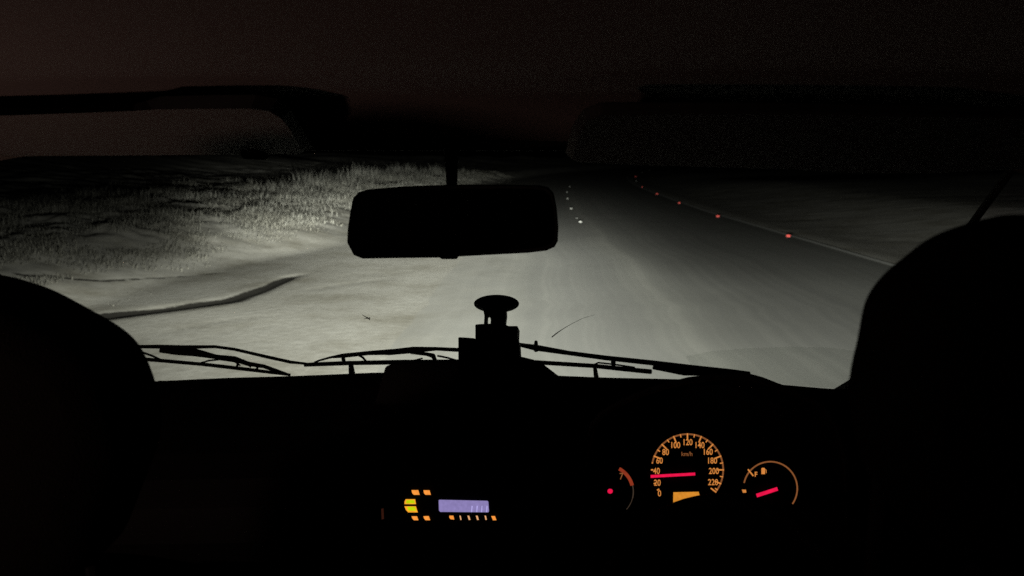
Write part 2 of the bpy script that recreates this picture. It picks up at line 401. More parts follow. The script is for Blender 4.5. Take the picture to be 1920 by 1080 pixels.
for i in range(520):                                    # big ragged clumps on the crest
    y = 15 + 40 * random.random(); u = random.uniform(4.7, 8.8); x = xl(y) - u + foot(y); z = land(x, y)
    if noise.noise(Vector((x * .55, y * .35, 2))) < -.02: continue
    hh = random.uniform(.10, .26) + .75 * sstep(20, 32, y) * sstep(5.6, 6.8, u) * random.random() ** 2; la_ = random.uniform(.3, 1.3)
    for k in range(46): blade(x + random.gauss(0, .26), y + random.gauss(0, .26), z, hh * random.uniform(.35, 1.1), la_ * random.uniform(.3, 1.4), random.uniform(.005, .009) * (1 + y / 60), 2)
gs = link('grass', bm, [m_grass, m_tall, plain('frosted_tall_grass', (0.21, 0.206, 0.183), 0.9, var=0.5, scale=1.1, spec=0.1)]); gs['kind'] = 'stuff'; gs['label'] = 'pale dry grass growing on the roadside bank'

# ------------------------------------------------------------------ reflectors (raised road studs)
def shiny(name, col, rough):
    m, n, l, b = mat(name); b.inputs['Base Color'].default_value = (*col, 1); b.inputs['Metallic'].default_value = 1.0
    b.inputs['Roughness'].default_value = rough
    w = n.new('ShaderNodeTexVoronoi'); w.inputs['Scale'].default_value = 400
    bp = n.new('ShaderNodeBump'); bp.inputs['Strength'].default_value = 0.08; bp.inputs['Distance'].default_value = .001
    l.new(w.outputs[0], bp.inputs['Height']); l.new(bp.outputs[0], b.inputs['Normal'])
    return m
lens_red = shiny('red_reflector_lens', (0.36, 0.055, 0.048), 0.52)
lens_white = shiny('white_reflector_lens', (0.20, 0.20, 0.19), 0.64)
stud_body = plain('stud_body', (0.05, 0.05, 0.05), 0.7)
LAMPP = Vector((0, 2.12, 0.80))
def stud(px, py, lens, size, label, group, cat='road stud'):
    p = ground(px, py, 0.07 * size); p = Vector((p.x, p.y, 0.0))
    zb = 0.0 if xl(p.y) < p.x < xr(p.y) + .05 else land(p.x, p.y, False)
    root = thing('road_reflector', (p.x, p.y, zb), label, cat, group)
    w, h, dp = 0.041 * size, 0.052 * size, 0.07 * size
    c = Vector((p.x, p.y, zb + h * .6))
    half = ((LAMPP - c).normalized() + (CAM - c).normalized()).normalized()
    yaw = math.atan2(-half.x, half.y) ; root.rotation_euler = (0, 0, yaw + math.pi)
    tilt = half.z
    bm = bmesh.new()
    loft(bm, [[Vector((sx * w * s, sy * dp * s, z)) for sx, sy in ((-1, -.5), (1, -.5), (1, 1), (-1, 1))] for s, z in ((1.15, -.03), (1.0, h * .75), (.8, h))])
    bo = link('stud_body', bm, stud_body, root, bevel=.006)
    bm = bmesh.new()
    y0 = -dp * .5 - .012
    pts = [Vector((sx * w * .9, y0 + (sz * h) * tilt * 1.0, sz * h)) for sx, sz in ((-1, .14), (1, .14), (1, .86), (.7, .96), (-.7, .96), (-1, .86))]
    slab(bm, pts, Vector((0, .008, 0)))
    link('lens', bm, lens, root)
    return root
REDG, WHTG = 'red reflectors along the right edge of the road', 'white reflectors along the left lane line'
reds = [(1478.5, 438, 1.15, 'red road reflector nearest the van on the right road edge'),
        (1346.3, 402, 1.25, 'second red road reflector from the van on the right road edge'),
        (1273.5, 378, 1.2, 'third red road reflector from the van on the right road edge'),
        (1232, 361.5, 1.3, 'fourth red road reflector from the van on the right road edge'),
        (1204, 349.5, 1.0, 'fifth red road reflector from the van, just before the bend tightens'),
        (1192, 330, 1.9, 'small red road reflector at the leftmost point of the bend')]
for px, py, s, lb in reds: stud(px, py, lens_red, s, lb, REDG)
for px, py, s, lb in ((1193, 339, 1.0, 'faint pale reflector at the bend, between two small red ones'),
                      (1204, 322.5, 1.7, 'tiny pale reflector beyond the bend, second farthest of the right edge row'),
                      (1217.8, 318.6, 1.8, 'tiny pale reflector beyond the bend, farthest of the right edge row')):
    stud(px, py, lens_white, s, lb, 'pale far reflectors at the bend')
for px, py, s, lb in ((1088.3, 413, 1.0, 'white road reflector nearest the van, brightest of the row right of the mirror'),
                      (1081.5, 407.5, 0.5, 'faint white reflector just behind the brightest one right of the mirror'),
                      (1071, 389, 0.95, 'third white reflector in the row climbing beside the mirror'),
                      (1064.3, 370.8, 0.9, 'fourth white reflector in the row climbing beside the mirror'),
                      (1063, 359, 0.85, 'second farthest white reflector in the row beside the mirror'),
                      (1068.4, 349.2, 0.85, 'farthest and faintest white reflector in the row beside the mirror')):
    stud(px, py, lens_white, s, lb, WHTG)

# ================================================================== THE VAN
van = thing('van', (0, 0, 0), 'dark cab of a right hand drive van seen from behind its front seats at night', 'van')
Yb, Yt = 1.78, 1.08
pl_w = plane3(at(900, 705, Yb), at(1100, 705, Yb), at(930, 284, Yt))
if pl_w.n.y > 0: pl_w.n = -pl_w.n
WS = pl_w.P
# windscreen glass
ws_out = [(190, 722), (560, 712), (1100, 718), (1500, 731), (1580, 736), (1608, 722), (1626, 690), (1900, 310), (1925, 283), (1500, 276), (930, 274), (300, 278), (-215, 286), (-200, 320), (170, 700)]
bm = bmesh.new(); loft(bm, [[WS(x, y, 0.0) for x, y in ws_out], [WS(x, y, -0.005) for x, y in ws_out]])
windscreen = link('windscreen', bm, glass, van)
# marks on the glass
bm = bmesh.new(); tube(bm, [WS(x, y, .002) for x, y in ((1035, 632), (1042, 626), (1055, 617), (1072, 607), (1092, 597), (1115, 590))], [.0012, .0012, .0007, .0005, .0004, .0002], 6)
link('scratch', bm, plain('scratch_dirt', (.10, .10, .09), .9), windscreen)
bm = bmesh.new()
for q in (((679, 590), (690, 597)), ((682, 598), (694, 596)), ((688, 594), (693, 599))):
    tube(bm, [WS(*q[0], .002), WS(*q[1], .002)], [.0004, .0012], 6)
link('chip', bm, plain('chip_dirt', (.06, .06, .055), .9), windscreen)
sm = [(1285, 668), (1330, 659), (1400, 653), (1480, 650), (1560, 652), (1612, 660), (1600, 715), (1572, 728), (1480, 722), (1380, 700), (1300, 692)]
bm = bmesh.new(); loft(bm, [[WS(x, y, .0015) for x, y in sm], [WS(x, y, .0020) for x, y in sm]])
link('wiper_smear', bm, film, windscreen)

# dashboard
front = [(60, 722), (180, 719), (275, 715), (420, 708), (560, 704), (700, 698), (900, 697), (1030, 703), (1130, 707), (1300, 711), (1460, 720), (1540, 727), (1600, 731), (1760, 738)]
fr = [at(x, y, Yb + .02) for x, y in front]
fr[0].x, fr[-1].x = min(fr[0].x, -.86), max(fr[-1].x, .86)
rows = []
for p in fr:
    rows.append([Vector((p.x, p.y + dy, p.z + dz)) for dy, dz in ((0.03, -.10), (0.0, 0.0), (-.02, 0.001), (-.12, -.004), (-.28, -.03), (-.38, -.055), (-.44, -.085), (-.475, -.13), (-.485, -.20), (-.455, -.34), (-.40, -.52), (0.0, -.52))])
bm = bmesh.new(); loft(bm, rows); dash = link('dashboard', bm, plastic, van, smooth=False, bevel=.004)
# centre pod under the holder
bm = bmesh.new()
slab(bm, [at(x, y, 1.56) for x, y in ((700, 760), (722, 686), (740, 681), (850, 676), (1000, 676), (1018, 682), (1052, 708), (1060, 760))], Vector((0, .14, -.05)))
link('centre_pod', bm, plastic, dash, bevel=.006)
# air vents and passenger grab handle on the dash face
bm = bmesh.new()
for k in range(5): box(bm, (-.26, 1.29, 1.12 + k * .011), (-.15, 1.312, 1.125 + k * .011))
link('air_vent', bm, plastic, dash)

# binnacle hood
rim = [(1080, 1010), (1082, 940), (1090, 860), (1106, 795), (1122, 774), (1150, 756), (1200, 732), (1245, 718), (1290, 707), (1345, 700), (1400, 699), (1430, 707), (1458, 718), (1500, 733), (1545, 755), (1575, 795), (1590, 860), (1594, 940), (1594, 1010)]
cx, cy = 1340, 880
inner = [(cx + (x - cx) * .955, cy + (y - cy) * .93) for x, y in rim]
R0 = [at(x, y, 1.19) for x, y in rim]; I0 = [at(x, y, 1.195) for x, y in inner]; I1 = [at(x, y, 1.36) for x, y in inner]
F1 = [p + Vector(((0.40 - p.x) * .10, .36, -.16)) for p in R0]
bm = bmesh.new(); loft(bm, [F1, R0, I0, I1], closed=False)
hood = link('instrument_hood', bm, plastic, van, smooth=True)
bm = bmesh.new(); slab(bm, [p + Vector((0, -.02, 0)) for p in I1], Vector((0, .01, 0))); link('bezel_panel', bm, dialm, hood)

# --- speedometer
pnS = Panel(1289, 881, 1.27, 25)
bm = bmesh.new(); plate(bm, pnS, disc(1289, 881, 76, k=48), -.004, .003)
spd = link('speedometer', bm, dialm, van); spd['label'] = 'large round speedometer lit amber with red needle at about thirty'
C = (1289, 881)
def clk(r, a, c=C): return (c[0] + r * math.sin(R(a)), c[1] - r * math.cos(R(a)))
bm = bmesh.new(); arc(bm, pnS, *C, 65.5, 68.5, -80, 128, k=52); link('scale_ring', bm, orange_dim, spd)
bm = bmesh.new()
for i in range(13):
    a = -124 if i == 0 else -112.5 + 22.5 * (i - 1)
    if i == 12: a = 128
    f = .35 if i < 3 else 1
    bar(bm, pnS, clk(68.5, a), clk(68.5 - 13 * f - (0 if f < 1 else 0), a), 2.6, .0007)
for i in range(11):
    a = -101.25 + 22.5 * i
    bar(bm, pnS, clk(68, a), clk(62 if i > 1 else 66, a), 2.0, .0007)
link('tick_marks', bm, orange, spd)
bm = bmesh.new()
for s, x, y in (('0', 1236.5, 925), ('20', 1232.5, 905), ('40', 1231, 883), ('60', 1236.5, 863.5), ('80', 1248, 847.5), ('100', 1266, 834.5),
                ('120', 1289, 829), ('140', 1311.5, 834.5), ('160', 1327, 847), ('180', 1335, 863.5), ('200', 1338.5, 883), ('220', 1337, 904)):
    text(bm, pnS, s, x, y, 11.6, .80, .0008, .012)
link('numerals', bm, orange, spd)
bm = bmesh.new(); text(bm, pnS, 'km/h', 1288, 851, 8.0, .95, .0008, .01); link('unit_lettering', bm, orange_dim, spd)
bm = bmesh.new(); plate(bm, pnS, [(1262.5, 923), (1310, 922), (1312, 930), (1312, 950), (1262, 950)], .0008); link('odometer', bm, amber_lcd, spd)
bm = bmesh.new(); bar(bm, pnS, (1220, 893.3), (1303.5, 888.7), 5.4, .006, .002); link('needle', bm, pinkred, spd)

# --- rev counter (left) and fuel gauge (right)
pnT = Panel(1140, 921, 1.28, 25)
bm = bmesh.new(); plate(bm, pnT, disc(1140, 921, 54, k=40), -.004, .003)
tac = link('rev_counter', bm, dialm, van); tac['label'] = 'small rev counter left of the speedometer with a red zone by the seven'
bm = bmesh.new(); arc(bm, pnT, 1138, 922, 45.5, 52, 28, 76, k=20); link('red_zone', bm, redzone, tac)
bm = bmesh.new(); arc(bm, pnT, 1138, 922, 48.5, 50.5, 76, 104, k=16); arc(bm, pnT, 1138, 922, 48.8, 50.0, 104, 132, .0, .0006, 10); link('scale_ring', bm, grey_dim, tac)
bm = bmesh.new(); text(bm, pnT, '7', 1165, 893, 12.5, .85, .0008, .01); link('numerals', bm, orange_dim, tac)
bm = bmesh.new(); plate(bm, pnT, disc(1144, 921, 5.0, 4.6), .006, .002); link('needle', bm, pinkred, tac)
pnF = Panel(1444.5, 915.5, 1.27, 25); Cf = (1444.5, 916)
bm = bmesh.new(); plate(bm, pnF, disc(*Cf, 56, k=40), -.004, .003)
fuel = link('fuel_gauge', bm, dialm, van); fuel['label'] = 'fuel gauge right of the speedometer with a thin amber ring and short red needle'
bm = bmesh.new(); arc(bm, pnF, *Cf, 49.0, 51.8, -78, 125, k=50); link('scale_ring', bm, orange_dim, fuel)
bm = bmesh.new(); bar(bm, pnF, (1402.5, 880), (1412.5, 892.5), 2.6, .0007); link('tick_mark', bm, orange, fuel)
bm = bmesh.new(); plate(bm, pnF, [(1391, 918), (1398.5, 918), (1399.5, 923.5), (1393, 924)], .0007); link('tick_mark', bm, orange, fuel)
bm = bmesh.new(); text(bm, pnF, 'F', 1417.3, 889.3, 9.5, .9, .0008, .03); link('numerals', bm, orange, fuel)
bm = bmesh.new(); plate(bm, pnF, [(1427.5, 889), (1427.5, 878.5), (1429, 877.2), (1433, 877.2), (1434.5, 878.5), (1434.5, 889)], .0007)
bar(bm, pnF, (1435, 880), (1436.6, 882), 1.2, .0007); bar(bm, pnF, (1436.6, 881.5), (1436.6, 887), 1.2, .0007); link('pump_symbol', bm, orange, fuel)
bm = bmesh.new(); bar(bm, pnF, (1418.5, 929.3), (1458, 916.5), 7.0, .006, .002); link('needle', bm, pinkred, fuel)

# --- car radio
pnR = Panel(850, 948, 1.29, 12)
bm = bmesh.new(); loft(bm, [[pnR.P(x, y, o) for x, y in ((735, 898), (950, 902), (952, 992), (738, 990))] for o in (-.06, -.003)])
rad = link('car_radio', bm, plastic, van, bevel=.003); rad['label'] = 'car radio with a violet display and small amber keys in the middle of the dashboard'
bm = bmesh.new(); plate(bm, pnR, [(822.5, 938), (824, 937), (914, 939), (915.7, 941), (916.8, 958.5), (915.5, 960.6), (825.5, 959.8), (823, 957)]); disp = link('display', bm, lcd, rad)
bm = bmesh.new()
for x in (884.6, 894.2, 903.2, 912.6): bar(bm, pnR, (x + .6, 948.3), (x - .4, 960.2), 2.0, .0008, .0004)
link('display_digits', bm, lcd_hi, rad)
def key(pts, m):
    bm = bmesh.new(); plate(bm, pnR, pts, -.0005, .002); return link('button', bm, m, rad)
key([(771.6, 918.9), (784.2, 918.9), (787, 927.8), (776, 927.8), (773, 925)], radio_amber)
key([(793.9, 919.2), (805.3, 919.2), (807.9, 927.8), (797.8, 927.8), (795, 925)], radio_amber)
for pts, core in (([(760.6, 936), (778.4, 936), (780, 945.3), (758.4, 945.3), (758.3, 941)], [(762.5, 937.8), (776.5, 937.8), (777.8, 943.8), (761, 943.8)]),
                  ([(758.3, 949.2), (779.8, 949.2), (783.4, 960.8), (765.5, 960.8), (761, 956)], [(763, 950.4), (777.8, 950.4), (780.4, 957.4), (766, 957.4)])):
    k = key(pts, yellow); bm = bmesh.new(); plate(bm, pnR, core, .0018, .0006); link('key_centre', bm, green, rad)
key([(771.6, 968), (782, 968), (784.5, 975.4), (776, 975.4), (773, 972)], radio_amber)
key([(793.9, 967.8), (804, 967.6), (806.7, 975.4), (797.8, 975.4), (795, 972)], radio_amber)
key([(842.5, 966.8), (850, 966.8), (851.8, 974.2), (845, 973.6), (842.4, 970.5)], radio_amber)
for x, w in ((863.2, 2.2), (878.9, 3.2), (894.6, 3.2), (910.4, 2.4)):
    key([(x - w * .8, 966.8), (x + w * .3, 967), (x + w, 974.6), (x, 975)], radio_pale)
key([(921, 967.6), (928, 967.6), (930.8, 975.4), (924.2, 975.4)], radio_amber)
bm = bmesh.new(); plate(bm, Panel(717, 964, 1.29, 12), [(714.8, 954), (719, 953), (720, 973), (715.5, 974)]); link('switch_lamp', bm, ember, van)

# steering wheel
pnW = Panel(1353, 1160, 1.02, 32); Wc = (1353, 1170)
bm = bmesh.new(); k = 64; rr = 12.5
ring = []
a1 = (pnW.P(Wc[0] + 10, Wc[1]) - pnW.P(*Wc)).normalized(); a2 = pnW.n
for i in range(k):
    p = pnW.P(Wc[0] + 231 * math.sin(2 * math.pi * i / k), Wc[1] - 231 * math.cos(2 * math.pi * i / k)); c0 = pnW.P(*Wc)
    e = (p - c0).normalized(); ring.append([p + (e * math.cos(q) + a2 * math.sin(q)) * .0115 for q in (2 * math.pi * j / 10 for j in range(10))])
loft(bm, ring + [ring[0]], caps=False); bmesh.ops.remove_doubles(bm, verts=bm.verts, dist=1e-5)
wheel = link('steering_wheel', bm, rubber, van, smooth=True)
bm = bmesh.new(); loft(bm, [[pnW.P(x, y, o) for x, y in disc(Wc[0], Wc[1] + 20, r, r * .75)] for r, o in ((78, -.04), (78, -.01), (60, .004))]); link('hub', bm, plastic, wheel, bevel=.004)
bm = bmesh.new()
for s in (-1, 1): bar(bm, pnW, (Wc[0] + s * 70, Wc[1] + 15), (Wc[0] + s * 228, Wc[1] + 5), 42, -.02, .012)
bar(bm, pnW, (Wc[0], Wc[1] + 60), (Wc[0], Wc[1] + 228), 50, -.02, .012); link('spoke', bm, plastic, wheel)
bm = bmesh.new(); tube(bm, [pnW.P(*Wc, -.03), Vector((.42, 1.42, .95))], .035, 12); link('steering_column', bm, plastic, van)

# headliner and visors
bm = bmesh.new(); prof = [(1.085, 1.768), (1.07, 1.79), (1.04, 1.815), (.98, 1.832), (.85, 1.838), (.5, 1.842), (0, 1.845), (-1.6, 1.845)]
gx = [-1.0, -.92, -.84, -.78, -.6, -.3, 0, .3, .6, .78, .84, .88, .96]
gg = [[bm.verts.new((x, y, z - .10 * (abs(x) / .9) ** 8)) for x in gx] for y, z in prof]
for a, b in zip(gg, gg[1:]):
    for i in range(len(gx) - 1): bm.faces.new((a[i], a[i + 1], b[i + 1], b[i]))
hl = link('headliner', bm, liner, van, smooth=True)
md = hl.modifiers.new('thick', 'SOLIDIFY'); md.thickness = .012; md.offset = 1.0
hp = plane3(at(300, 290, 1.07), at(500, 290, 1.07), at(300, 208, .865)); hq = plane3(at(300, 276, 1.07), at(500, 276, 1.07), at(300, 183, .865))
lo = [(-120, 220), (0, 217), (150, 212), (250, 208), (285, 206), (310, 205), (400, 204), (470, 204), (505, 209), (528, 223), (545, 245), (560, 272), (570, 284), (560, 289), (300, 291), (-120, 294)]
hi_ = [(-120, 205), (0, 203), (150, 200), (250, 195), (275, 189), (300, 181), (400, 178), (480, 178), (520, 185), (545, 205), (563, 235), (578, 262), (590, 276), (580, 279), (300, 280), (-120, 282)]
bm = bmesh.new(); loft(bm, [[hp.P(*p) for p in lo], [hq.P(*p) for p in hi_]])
for f in bm.faces: f.material_index = 1 if len(f.verts) == 4 else 0  # edge faces black, standing in for the shadow gap round the visor
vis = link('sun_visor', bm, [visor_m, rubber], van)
vis['label'] = 'passenger sun visor folded up against the headliner'
bm = bmesh.new(); slab(bm, [at(x, y, 1.062) for x, y in ((447, 285), (498, 284), (500, 297), (492, 300), (455, 298))], Vector((0, .015, 0))); link('visor_clip', bm, rubber, van, bevel=.002)
hp = plane3(at(1500, 322, 1.05), at(1700, 323, 1.05), at(1500, 212, .85)); hq = plane3(at(1500, 300, 1.06), at(1700, 300, 1.06), at(1500, 190, .855))
lo = [(1072, 300), (1082, 255), (1098, 228), (1125, 215), (1300, 212), (1500, 213), (1700, 217), (2000, 222), (2000, 318), (1850, 319), (1760, 326), (1600, 325), (1500, 319), (1230, 311), (1090, 306)]
hi_ = [(1058, 285), (1072, 232), (1092, 203), (1125, 190), (1300, 189), (1500, 190), (1700, 194), (2000, 200), (2000, 300), (1850, 300), (1760, 300), (1600, 300), (1500, 300), (1230, 296), (1080, 292)]
bm = bmesh.new(); loft(bm, [[hp.P(*p) for p in lo], [hq.P(*p) for p in hi_]])
vis2 = link('sun_visor', bm, plain('shaded_visor_vinyl', (0.006, .0055, .005), .8, spec=.05), van, bevel=.003); vis2['label'] = "driver's sun visor, nearly black in shade, its front edge dropped below the header"  # darker copy of the visor vinyl: the unlit side put into its colour

# mirror
mo = [(651, 455), (652, 430), (657, 395), (662, 372), (672, 360), (690, 355), (760, 349), (848, 346), (940, 346), (1010, 347), (1028, 351), (1038, 362), (1044, 390), (1047, 425), (1046, 452), (1040, 463), (1024, 470), (990, 474), (860, 481), (856, 486), (829, 486), (824, 483), (740, 484), (680, 485), (663, 478)]
mcx, mcy = 848, 417
bm = bmesh.new()
rings = [[at(mcx + (x - mcx) * s, mcy + (y - mcy) * t, Y) for x, y in mo] for s, t, Y in ((.985, .96, .948), (1, 1, .952), (1, 1, .962), (.93, .86, .985), (.5, .4, 1.0))]
loft(bm, rings); mir = link('rear_view_mirror', bm, plastic, van, smooth=False)
mg = [(mcx + (x - mcx) * .955, mcy + (min(y, 481) - mcy) * .88) for x, y in mo]
bm = bmesh.new(); loft(bm, [[at(x, y, Y) for x, y in mg] for Y in (.9475, .9465)])
m, n, l, b = mat('mirror_silver'); b.inputs['Base Color'].default_value = (.05, .05, .052, 1); b.inputs['Metallic'].default_value = 1; b.inputs['Roughness'].default_value = .03
link('mirror_glass', bm, m, mir)
bm = bmesh.new(); tube(bm, [at(847, 276, 1.06), at(847, 300, 1.05), at(847, 318, 1.03), at(847, 345, 1.0), at(848, 380, .985)], [.012, .0095, .0085, .0075, .010], 12)
tube(bm, [at(846, 298, 1.045), at(846, 304, 1.045)], [.0105, .0105], 10)
link('mirror_stem', bm, plastic, mir, smooth=True)

# header, pillars
bm = bmesh.new(); hdr = [(-120, 272), (300, 270), (930, 268), (1500, 270), (1990, 272)]; hd2 = [(-120, 290), (300, 285), (560, 283), (930, 284), (1500, 292), (1990, 300)]
tube(bm, [WS(x, 270, -.012) for x in (-240, 300, 930, 1500, 1990)], .010, 10); link('windscreen_header', bm, plastic, van, smooth=True)
def pillar(pts, r):
    bm = bmesh.new(); P = [WS(x, y, -.006) for x, y in pts]; P[0] = P[0] + (P[0] - P[1]) * .25
    tube(bm, P, r, 10); return link('windscreen_pillar', bm, rubber, van, smooth=True)
pillar([(1570, 742), (1612, 714), (1630, 690), (1760, 505), (1897, 318), (1932, 270)], [.02, .015, .008, .006, .006, .009])
pillar([(190, 730), (165, 700), (-20, 505), (-200, 318), (-240, 270)], [.014, .010, .0085, .0085, .011])

# added lamp, out of view by the left door pillar, to redden the headliner
ln = Vector((-.2, .5, .85)).normalized(); la = ln.cross(Vector((0, 0, 1))).normalized(); lb = la.cross(ln); lc = Vector((-.925, .075, 1.34))
sq4 = lambda r, o: [lc + la * p * r + lb * q * r + ln * o for p, q in ((-1, -1), (1, -1), (1, 1), (-1, 1))]
bm = bmesh.new(); loft(bm, [sq4(.045, -.05), sq4(.058, -.02), sq4(.058, 0)]); dl = link('added_lamp', bm, plastic, van, bevel=.003)
bm = bmesh.new(); tube(bm, [lc - ln * .035, Vector((-.985, .03, 1.26))], .018, 10); link('added_lamp_bracket', bm, plastic, dl)
bm = bmesh.new(); slab(bm, sq4(.05, .0005), ln * .004)
link('added_lamp_lens', bm, glow('added_lamp_light', (1.0, 0.60, 0.50), 310.0), dl)

# front seats
def pillow(outline, Y, depth, name, parent, flat=.75, m=fabric):
    cxp = sum(p[0] for p in outline) / len(outline); cyp = sum(p[1] for p in outline) / len(outline)
    rings = []
    for t in (-1, -.96, -.85, -.6, -.3, 0, .3, .6, .85, .96, 1):
        s = max(.02, (1 - abs(t) ** 3) ** .5) if abs(t) < 1 else .25
        s = 1 - (1 - s) * .5
        c = at(cxp, cyp, Y)
        rings.append([c + (at(x, y, Y) - c) * s + Vector((0, depth * t, 0)) for x, y in outline])
    bm = bmesh.new(); loft(bm, rings)
    return link(name, bm, m, parent, smooth=True)
def smooth_outline(pts, it=2):
    for _ in range(it):
        o = []
        for a, b in zip(pts, pts[1:] + pts[:1]):
            o += [(a[0] * .75 + b[0] * .25, a[1] * .75 + b[1] * .25), (a[0] * .25 + b[0] * .75, a[1] * .25 + b[1] * .75)]
        pts = o
    return pts
left_o = [(-60, 514), (0, 521), (60, 541), (130, 579), (200, 618), (236, 651), (256, 690), (268, 722), (284, 775), (286, 830), (266, 890), (238, 960), (215, 1020), (150, 1070), (-60, 1085), (-320, 1075), (-420, 900), (-420, 700), (-330, 570), (-180, 520)]
def seat(label, outline, Y, cx_, w, zt):
    bm = bmesh.new()
    rings = []
    for z, hw, y0, y1 in ((.98, .20, Y + .10, Y + .24), (1.08, .235, Y + .04, Y + .20), (1.25, .25, Y, Y + .14), (zt - .08, .235, Y - .03, Y + .09), (zt - .02, .20, Y - .03, Y + .07), (zt, .13, Y - .01, Y + .05)):
        rings.append([Vector((cx_ + hw * a, (y0 + y1) / 2 + (y1 - y0) / 2 * b_, z)) for a, b_ in
                      [(math.copysign(abs(math.cos(q)) ** .5, math.cos(q)), math.copysign(abs(math.sin(q)) ** .5, math.sin(q))) for q in (2 * math.pi * i / 32 + .01 for i in range(32))]])
    loft(bm, rings); s = link('front_seat', bm, fabric, van, smooth=True); s['label'] = label
    pillow(smooth_outline(outline), Y, .055, 'headrest', s)
    bm = bmesh.new(); box(bm, (cx_ - .23, Y + .10, .86), (cx_ + .23, Y + .56, 1.0)); link('seat_cushion', bm, fabric, s, bevel=.05)
    c = at(sum(p[0] for p in outline) / len(outline), 800, Y)
    bm = bmesh.new()
    for sx in (-.06, .06): tube(bm, [Vector((c.x + sx, Y, zt - .06)), Vector((c.x + sx, Y, c.z))], .007, 8)
    link('headrest_post', bm, rubber, s)
seat('passenger seat on the left of the cab with a rounded black headrest', left_o, .68, -.40, .25, 1.32)
right_o = [(1930, 400), (1870, 412), (1815, 428), (1770, 452), (1735, 481), (1700, 508), (1672, 537), (1652, 568), (1642, 600), (1633, 655), (1620, 705), (1612, 760), (1618, 840), (1650, 930), (1720, 1010), (1830, 1050), (2020, 1050), (2200, 980), (2260, 800), (2230, 600), (2140, 470), (2030, 415)]
seat("driver's seat on the right of the cab with a tall rounded black headrest", right_o, .50, .45, .25, 1.36)

# wipers (outside the glass)
def wp(pts, r, off=-.02, seg=8):
    bm = bmesh.new(); tube(bm, [WS(x, y, off) for x, y in pts], r, seg); return bm
def add(bm, pts, r, off=-.02): tube(bm, [WS(x, y, off) for x, y in pts], r, 8)
# 1 px is about 1.2 mm at the wipers
bm = wp([(180, 640), (247, 650), (303, 650), (340, 651), (403, 650), (440, 655), (500, 669), (545, 679), (575, 682)], [.0045, .0042, .005, .005, .0038, .0038, .0042, .0042, .003])
wa = link('windscreen_wiper', bm, rubber, van, smooth=True); wa['label'] = 'left wiper parked low across the windscreen with its long thin arm'
bm = wp([(150, 666), (253, 672), (300, 676), (380, 683), (467, 693), (545, 703)], [.0048, .0048, .0048, .0048, .005, .0035], -.012); link('wiper_blade', bm, rubber, wa, smooth=True)
bm = wp([(300, 656), (330, 659), (367, 661), (405, 669), (440, 673), (465, 682), (495, 687), (520, 696), (540, 702)], [.007, .009, .010, .006, .007, .006, .005, .005, .003])
add(bm, [(245, 656), (262, 659), (285, 667), (300, 674)], .0026); add(bm, [(367, 661), (383, 666), (405, 668)], .004)
add(bm, [(375, 681), (392, 676), (412, 674), (440, 678), (450, 685)], .0022); add(bm, [(448, 676), (444, 688)], .003); add(bm, [(486, 684), (480, 694)], .003); add(bm, [(452, 676), (470, 688)], .002)
link('blade_bracket', bm, rubber, wa, smooth=True)
bm = wp([(1405, 701), (1370, 697), (1300, 690), (1220, 680), (1135, 671), (1067, 662), (1005, 652), (972, 646), (915, 650), (857, 656), (818, 654), (775, 656), (727, 661)], [.006, .007, .0075, .0065, .006, .0055, .0075, .0045, .004, .005, .0045, .008, .007])
add(bm, [(1005, 656), (1005, 641)], [.006, .004]); add(bm, [(1380, 700), (1283, 697), (1225, 689)], [.008, .010, .005])
wb = link('windscreen_wiper', bm, rubber, van, smooth=True); wb['label'] = 'right wiper, the longer one, reaching from the instrument hood past the phone holder'
bm = wp([(571, 684), (646, 681), (751, 679), (857, 678), (1000, 679), (1113, 686), (1160, 691), (1221, 697)], [.0052, .0056, .006, .0055, .0055, .0055, .0058, .0062], -.012); link('wiper_blade', bm, rubber, wb, smooth=True)
bm = wp([(735, 660), (690, 662), (643, 667), (620, 670), (598, 676), (590, 680)], [.0075, .0052, .0055, .0028, .0024, .003])
add(bm, [(643, 668), (645, 680)], .0048); add(bm, [(672, 666), (680, 670), (686, 677)], .0028); add(bm, [(770, 660), (800, 664), (812, 667), (816, 676)], [.005, .0045, .006, .005]); add(bm, [(820, 667), (840, 671), (856, 676)], .0024)
add(bm, [(792, 672), (775, 676)], .002); link('blade_bracket', bm, rubber, wb, smooth=True)
bm = wp([(1150, 676), (1150, 690)], [.006, .005]); add(bm, [(1113, 684), (1122, 680), (1150, 683), (1190, 689)], .0022); link('blade_bracket', bm, rubber, wb, smooth=True)
for a_, b_, r_ in (((658, 684), (660, 701), [.006, .0085]), ((1115, 686), (1118, 707), [.0045, .0065])):
    bm = wp([a_, b_], r_); link('wiper_rest', bm, rubber, wb, smooth=True)

# cabin shell and body
bm = bmesh.new()
for s in (-1, 1):
    sx_ = s; s = s * (1.10 if s < 0 else 1.03)
    box(bm, (s * .91 - .03, -1.6, .45), (s * .91 + .03, 1.86, 1.17))
    box(bm, (s * .92 - .03, -1.6, 1.77), (s * .92 + .03, 1.08, 1.90))
    box(bm, (s * .92 - .03, -.05, 1.17), (s * .92 + .03, .05, 1.77))
box(bm, (-1.04, -1.6, 1.885), (.98, 1.02, 1.91)); box(bm, (-1.04, -1.66, .45), (.98, -1.6, 1.91)); box(bm, (-1.04, -1.6, .40), (.98, 1.9, .45))
loft(bm, [[Vector((x, y, z)) for x, y in ((-.93, y0), (.93, y0), (.93, y0 - .06), (-.93, y0 - .06))] for y0, z in ((2.02, .35), (2.05, .6), (2.02, .9), (1.93, 1.12), (1.86, 1.165))])
link('body', bm, paint, van, bevel=.01)
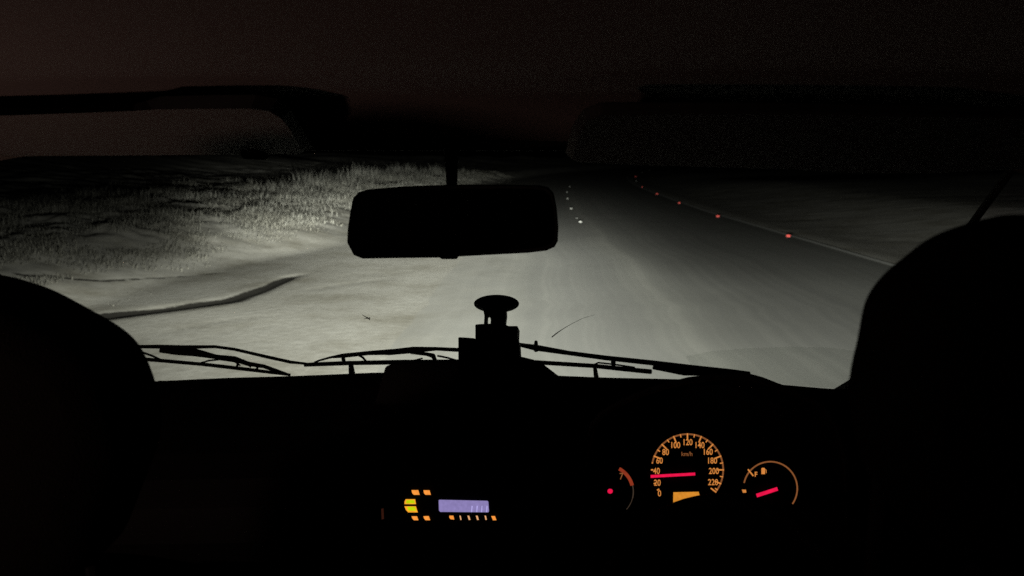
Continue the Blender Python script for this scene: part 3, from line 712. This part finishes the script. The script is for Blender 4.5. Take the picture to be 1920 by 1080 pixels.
for s in (-1, 1):
    yf = lambda z: pl_w.o.y - (z - pl_w.o.z) * pl_w.n.z / pl_w.n.y - .04
    bm = bmesh.new(); slab(bm, [Vector((s * (.99 if s < 0 else .93), y, z)) for y, z in ((.06, 1.17), (yf(1.17), 1.17), (yf(1.76), 1.76), (.06, 1.76))], Vector((s * .004, 0, 0))); link('side_window', bm, sideglass, van)
    bm = bmesh.new(); loft(bm, [[Vector((s * .62 + rx * math.cos(a), yy, .78 + ry * math.sin(a))) for a in (2 * math.pi * i / 24 for i in range(24))] for rx, ry, yy in ((.15, .09, 2.0), (.15, .09, 2.05), (.13, .075, 2.075))])
    hlm = link('headlight', bm, plain('headlight_glass', (.8, .8, .8), .1), van, smooth=True)
    L = bpy.data.objects.new('headlight_beam', beam_light('headlight_beam')); COL.objects.link(L); L.parent = van
    L.location = (s * .62, 2.16, .80); L.rotation_euler = (R(90), 0, 0)
for x in (-.8, .8):
    for y in (1.45, -1.2):
        bm = bmesh.new(); loft(bm, [[Vector((x + dx, y + r * math.cos(a), .32 + r * math.sin(a))) for a in (2 * math.pi * i / 32 for i in range(32))] for dx, r in ((-.09, .22), (-.09, .30), (-.07, .32), (.07, .32), (.09, .30), (.09, .22))])
        w_ = link('wheel', bm, rubber, van, smooth=False)

# ------------------------------------------------------------------ suction holder (stuck to the windscreen)
hb = at(930, 690, 1.42)
hold = thing('phone_holder', hb, 'black suction cup phone holder stuck to the windscreen above the dashboard', 'phone holder')
def hlink(name, bm, m, parent=hold, **k): return link(name, bm, m, parent, shift=hb, **k)
bm = bmesh.new()
def wdisc(rx, ry, off, cy=570.5, k=32): return [WS(x, y, off) for x, y in disc(931, cy, rx, ry, k)]
loft(bm, [wdisc(39, 14.5, .004), wdisc(39.5, 15, .007), wdisc(33, 12, .014, 573), wdisc(20, 9, .022, 577)])
cup = hlink('suction_cup', bm, rubber, smooth=False)
bm = bmesh.new(); loft(bm, [wdisc(42.5, 17, .0012, 569.5), wdisc(42.5, 17, .0035, 569.5)]); o = link('cup_rim', bm, clear, cup, shift=hb)
Yh = 1.44
bm = bmesh.new()
slab(bm, [at(x, y, Yh) for x, y in ((921, 574), (948, 574), (949, 590), (947, 606), (951, 614), (919, 614), (920, 600), (917, 588))], Vector((0, .035, -.012)))
slab(bm, [at(x, y, Yh) for x, y in ((905, 576), (924, 578), (920, 590), (913, 593), (912, 612), (907, 612), (908, 592))], Vector((0, .03, -.01)))
hlink('neck', bm, plastic, bevel=.0015)
bm = bmesh.new()
slab(bm, [at(x, y, Yh - .02) for x, y in ((891, 608), (912, 606.5), (948, 608), (952, 611), (971, 611), (970, 634), (973, 640), (974, 660), (974, 720), (891, 720))], Vector((0, .07, -.025)))
hlink('clamp_body', bm, plastic, bevel=.002)
bm = bmesh.new()
slab(bm, [at(x, y, Yh - .03) for x, y in ((859, 632), (870, 632.5), (890.5, 634), (890.5, 715), (862, 715), (859, 690))], Vector((0, .06, -.02)))
hlink('clamp_jaw', bm, plastic, bevel=.002)
bm = bmesh.new()
slab(bm, [at(x, y, Yh - .03) for x, y in ((975, 668), (1000, 674), (1022, 686), (1030, 715), (975, 715))], Vector((0, .08, -.028)))
hlink('foot', bm, plastic, bevel=.002)
